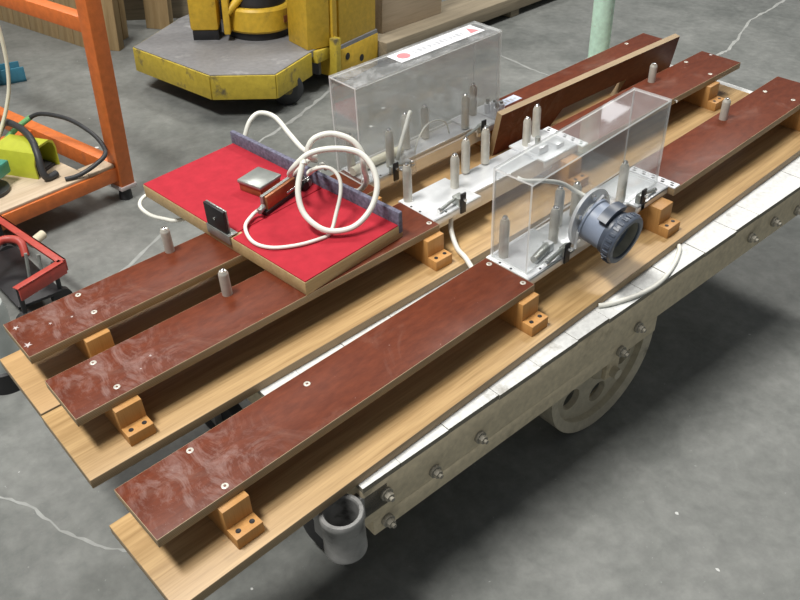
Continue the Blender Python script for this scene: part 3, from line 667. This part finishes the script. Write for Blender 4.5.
part('middle_rail', MB().box((-RW_+.02, .50, .085), (-.024, .54, .130), 'orange', .003), RK)
part('shelf_board', MB().box((-RW_+.03, -.012, .1352), (-.135, .44, .145), 'plywood_flat', .001), RK, 'scuffed plywood shelf board')
part('shelf_strip', MB().box((-.134, -.012, .1352), (-.031, .055, .147), 'plywood_flat', .001), RK)
# things on the shelf
def rk(x, y, z): 
    v = Matrix.Rotation(R(10), 4, 'Z') @ Vector((x, y, 0)); return (.815+v.x, 1.885+v.y, z)
FS = thing('foot_switch', 'lime yellow foot switch guard lying on the plywood shelf', 'foot switch', (.555, 2.03, .1453), R(24)); FS.scale = (.84, .84, .84)
g = MB(); n = 14
prof = [(-.07, 0)]+[(-.07+.14*0, .0)]
arc = [(-.075, .0), (-.078, .06), (-.06, .105), (-.02, .125), (.04, .125), (.065, .11), (.075, .08), (.075, 0)]
inn = [(.067, 0), (.067, .076), (.058, .102), (.037, .116), (-.018, .116), (-.053, .099), (-.070, .058), (-.067, 0)]
g.prism(arc+inn, -.09, .09, 'lime', None, (), Matrix.Rotation(R(8), 4, 'Z') @ Matrix.Rotation(PI/2, 4, 'X'))
part('guard', g, FS)
part('back_wall', MB().box((-.07, .082, .0), (.07, .089, .11), 'lime', .002, rot=Matrix.Rotation(R(8), 3, 'Z'), piv=(0, 0, 0)), FS)
part('pedal', MB().box((-.05, -.07, .0155), (.05, .06, .033), 'rubber', .004, rot=Matrix.Rotation(R(8), 3, 'Z') @ Matrix.Rotation(R(12), 3, 'X'), piv=(0, 0, 0)).box((-.06, -.08, 0), (.06, .08, .012), 'black', .002, rot=Matrix.Rotation(R(8), 3, 'Z'), piv=(0, 0, 0)), FS)
TBX = thing('control_box', 'teal green box beside the lime foot switch on the shelf', 'box', (.375, 1.955, .1455), R(35))
part('body', MB().box((-.07, -.05, .04), (.085, .05, .085), 'teal', .006), TBX)
part('base', MB().rod((0, 0, 0), (0, 0, .012), .075, 'cable_grey', seg=28).rod((0, 0, .011), (0, 0, .042), .022, 'cable_grey', seg=16), TBX)
cable('dark grey rubber strap draped over the lime foot switch', [(.53, 2.275, .157), (.548, 2.24, .215), (.562, 2.19, .262), (.575, 2.10, .271), (.572, 2.0, .266), (.560, 1.935, .235), (.552, 1.905, .185), (.562, 1.900, .1580), (.600, 1.912, .1572)], .012, 'cable_grey', WORLD, 'strap')
cable('dark hose arching from the shelf to the orange post', [(.652, 2.216, .2445), (.69, 2.185, .262), (.738, 2.08, .264), (.762, 1.975, .248), (.770, 1.905, .226), (.757, 1.852, .203), (.71, 1.845, .178), (.65, 1.850, .157), (.605, 1.860, .1527)], .0078, 'cable_grey', WORLD, 'hose')
cable('short green hose end under the rubber strap', [(.490, 2.165, .1552), (.530, 2.175, .195), (.590, 2.185, .232), (.66, 2.22, .245)], .010, 'green_hose', WORLD, 'hose')
cable('cream cord hanging down in front of the blue bracket', [(.60, 2.15, .85), (.61, 2.15, .56), (.598, 2.15, .42), (.570, 2.15, .335), (.532, 2.15, .262), (.490, 2.14, .205), (.45, 2.11, .152)], .0065, 'cable_cream', WORLD, 'cord')
BB = thing('blue_bracket', 'blue steel forked bracket on the floor behind the orange rack', 'bracket', (1.03, 3.30, 0), R(172))
part('web', MB().box((0, -.05, .0), (.5, .05, .012), 'blue_paint', .002), BB)
for y in (-.05, .042): part('fork', MB().box((0, y, 0), (.5, y+.008, .07), 'blue_paint', .002), BB)
part('cross_bar', MB().box((.10, -.05, .0), (.14, .05, .09), 'blue_paint', .003), BB)

# red dolly below the rack
RD_ = thing('red_dolly', 'red angle steel dolly frame low on the floor near the orange rack', 'dolly', (.372, 1.379, 0))
def bar(name, a, b, w_, h, m, parent):
    a = Vector(a); b = Vector(b); dd = b-a; L = dd.length
    mb = MB().box((0, -w_/2, 0), (L, w_/2, .004), m, .0005).box((0, -w_/2, -h), (L, -w_/2+.005, .004), m, .0005)
    bmesh.ops.transform(mb.bm, matrix=Matrix.Translation(a) @ dd.to_track_quat('X', 'Z').to_matrix().to_4x4(), verts=mb.bm.verts[:]); return part(name, mb, parent)
bar('frame_bar', (0, 0, .150), (-.040, .385, .150), .026, .034, 'red_steel', RD_)
bar('frame_bar', (-.155, -.052, .150), (.0, .0, .150), .026, .034, 'red_steel', RD_)
part('rod', MB().rod((-.075, .10, .03), (-.06, .11, .152), .005, 'grey_metal', seg=10), RD_)
part('rod', MB().rod((-.04, .07, .03), (-.035, .08, .152), .005, 'grey_metal', seg=10), RD_)
for cx, cy in ((-.02, .015), (-.145, -.035), (-.045, .36)):
    part('caster', MB().rod((cx, cy-.01, .03), (cx, cy+.01, .03), .03, 'rubber', seg=20).rod((cx, cy, .03), (cx, cy, .15), .007, 'black', seg=10), RD_)
part('cross_tray', MB().box((-.15, .0, .05), (-.02, .33, .06), 'black', .002), RD_)
part('curved_handle', MB().tube([(-.16, .17, .13), (-.10, .215, .155), (-.065, .21, .158), (-.045, .18, .152), (-.05, .15, .12)], .012, 'red_steel'), RD_)
part('grip', MB().rod((-.02, .175, .138), (.03, .20, .142), .014, 'cream_grip', seg=16), RD_)
GC = thing('gas_cylinder', 'pale grey cylinder with a dark base standing past the red boards', 'cylinder', (.09, 1.16, 0))
part('body', MB().lathe([(.001, .03), (.05, .03), (.05, .22), (.044, .25), (.02, .27), (.001, .27)], (0, 0, 0), (0, 0, 1), 'pale_tank', 32), GC)
part('base_ring', MB().lathe([(.001, 0), (.056, 0), (.056, .06), (.05, .065)], (0, 0, 0), (0, 0, 1), 'black', 32), GC)
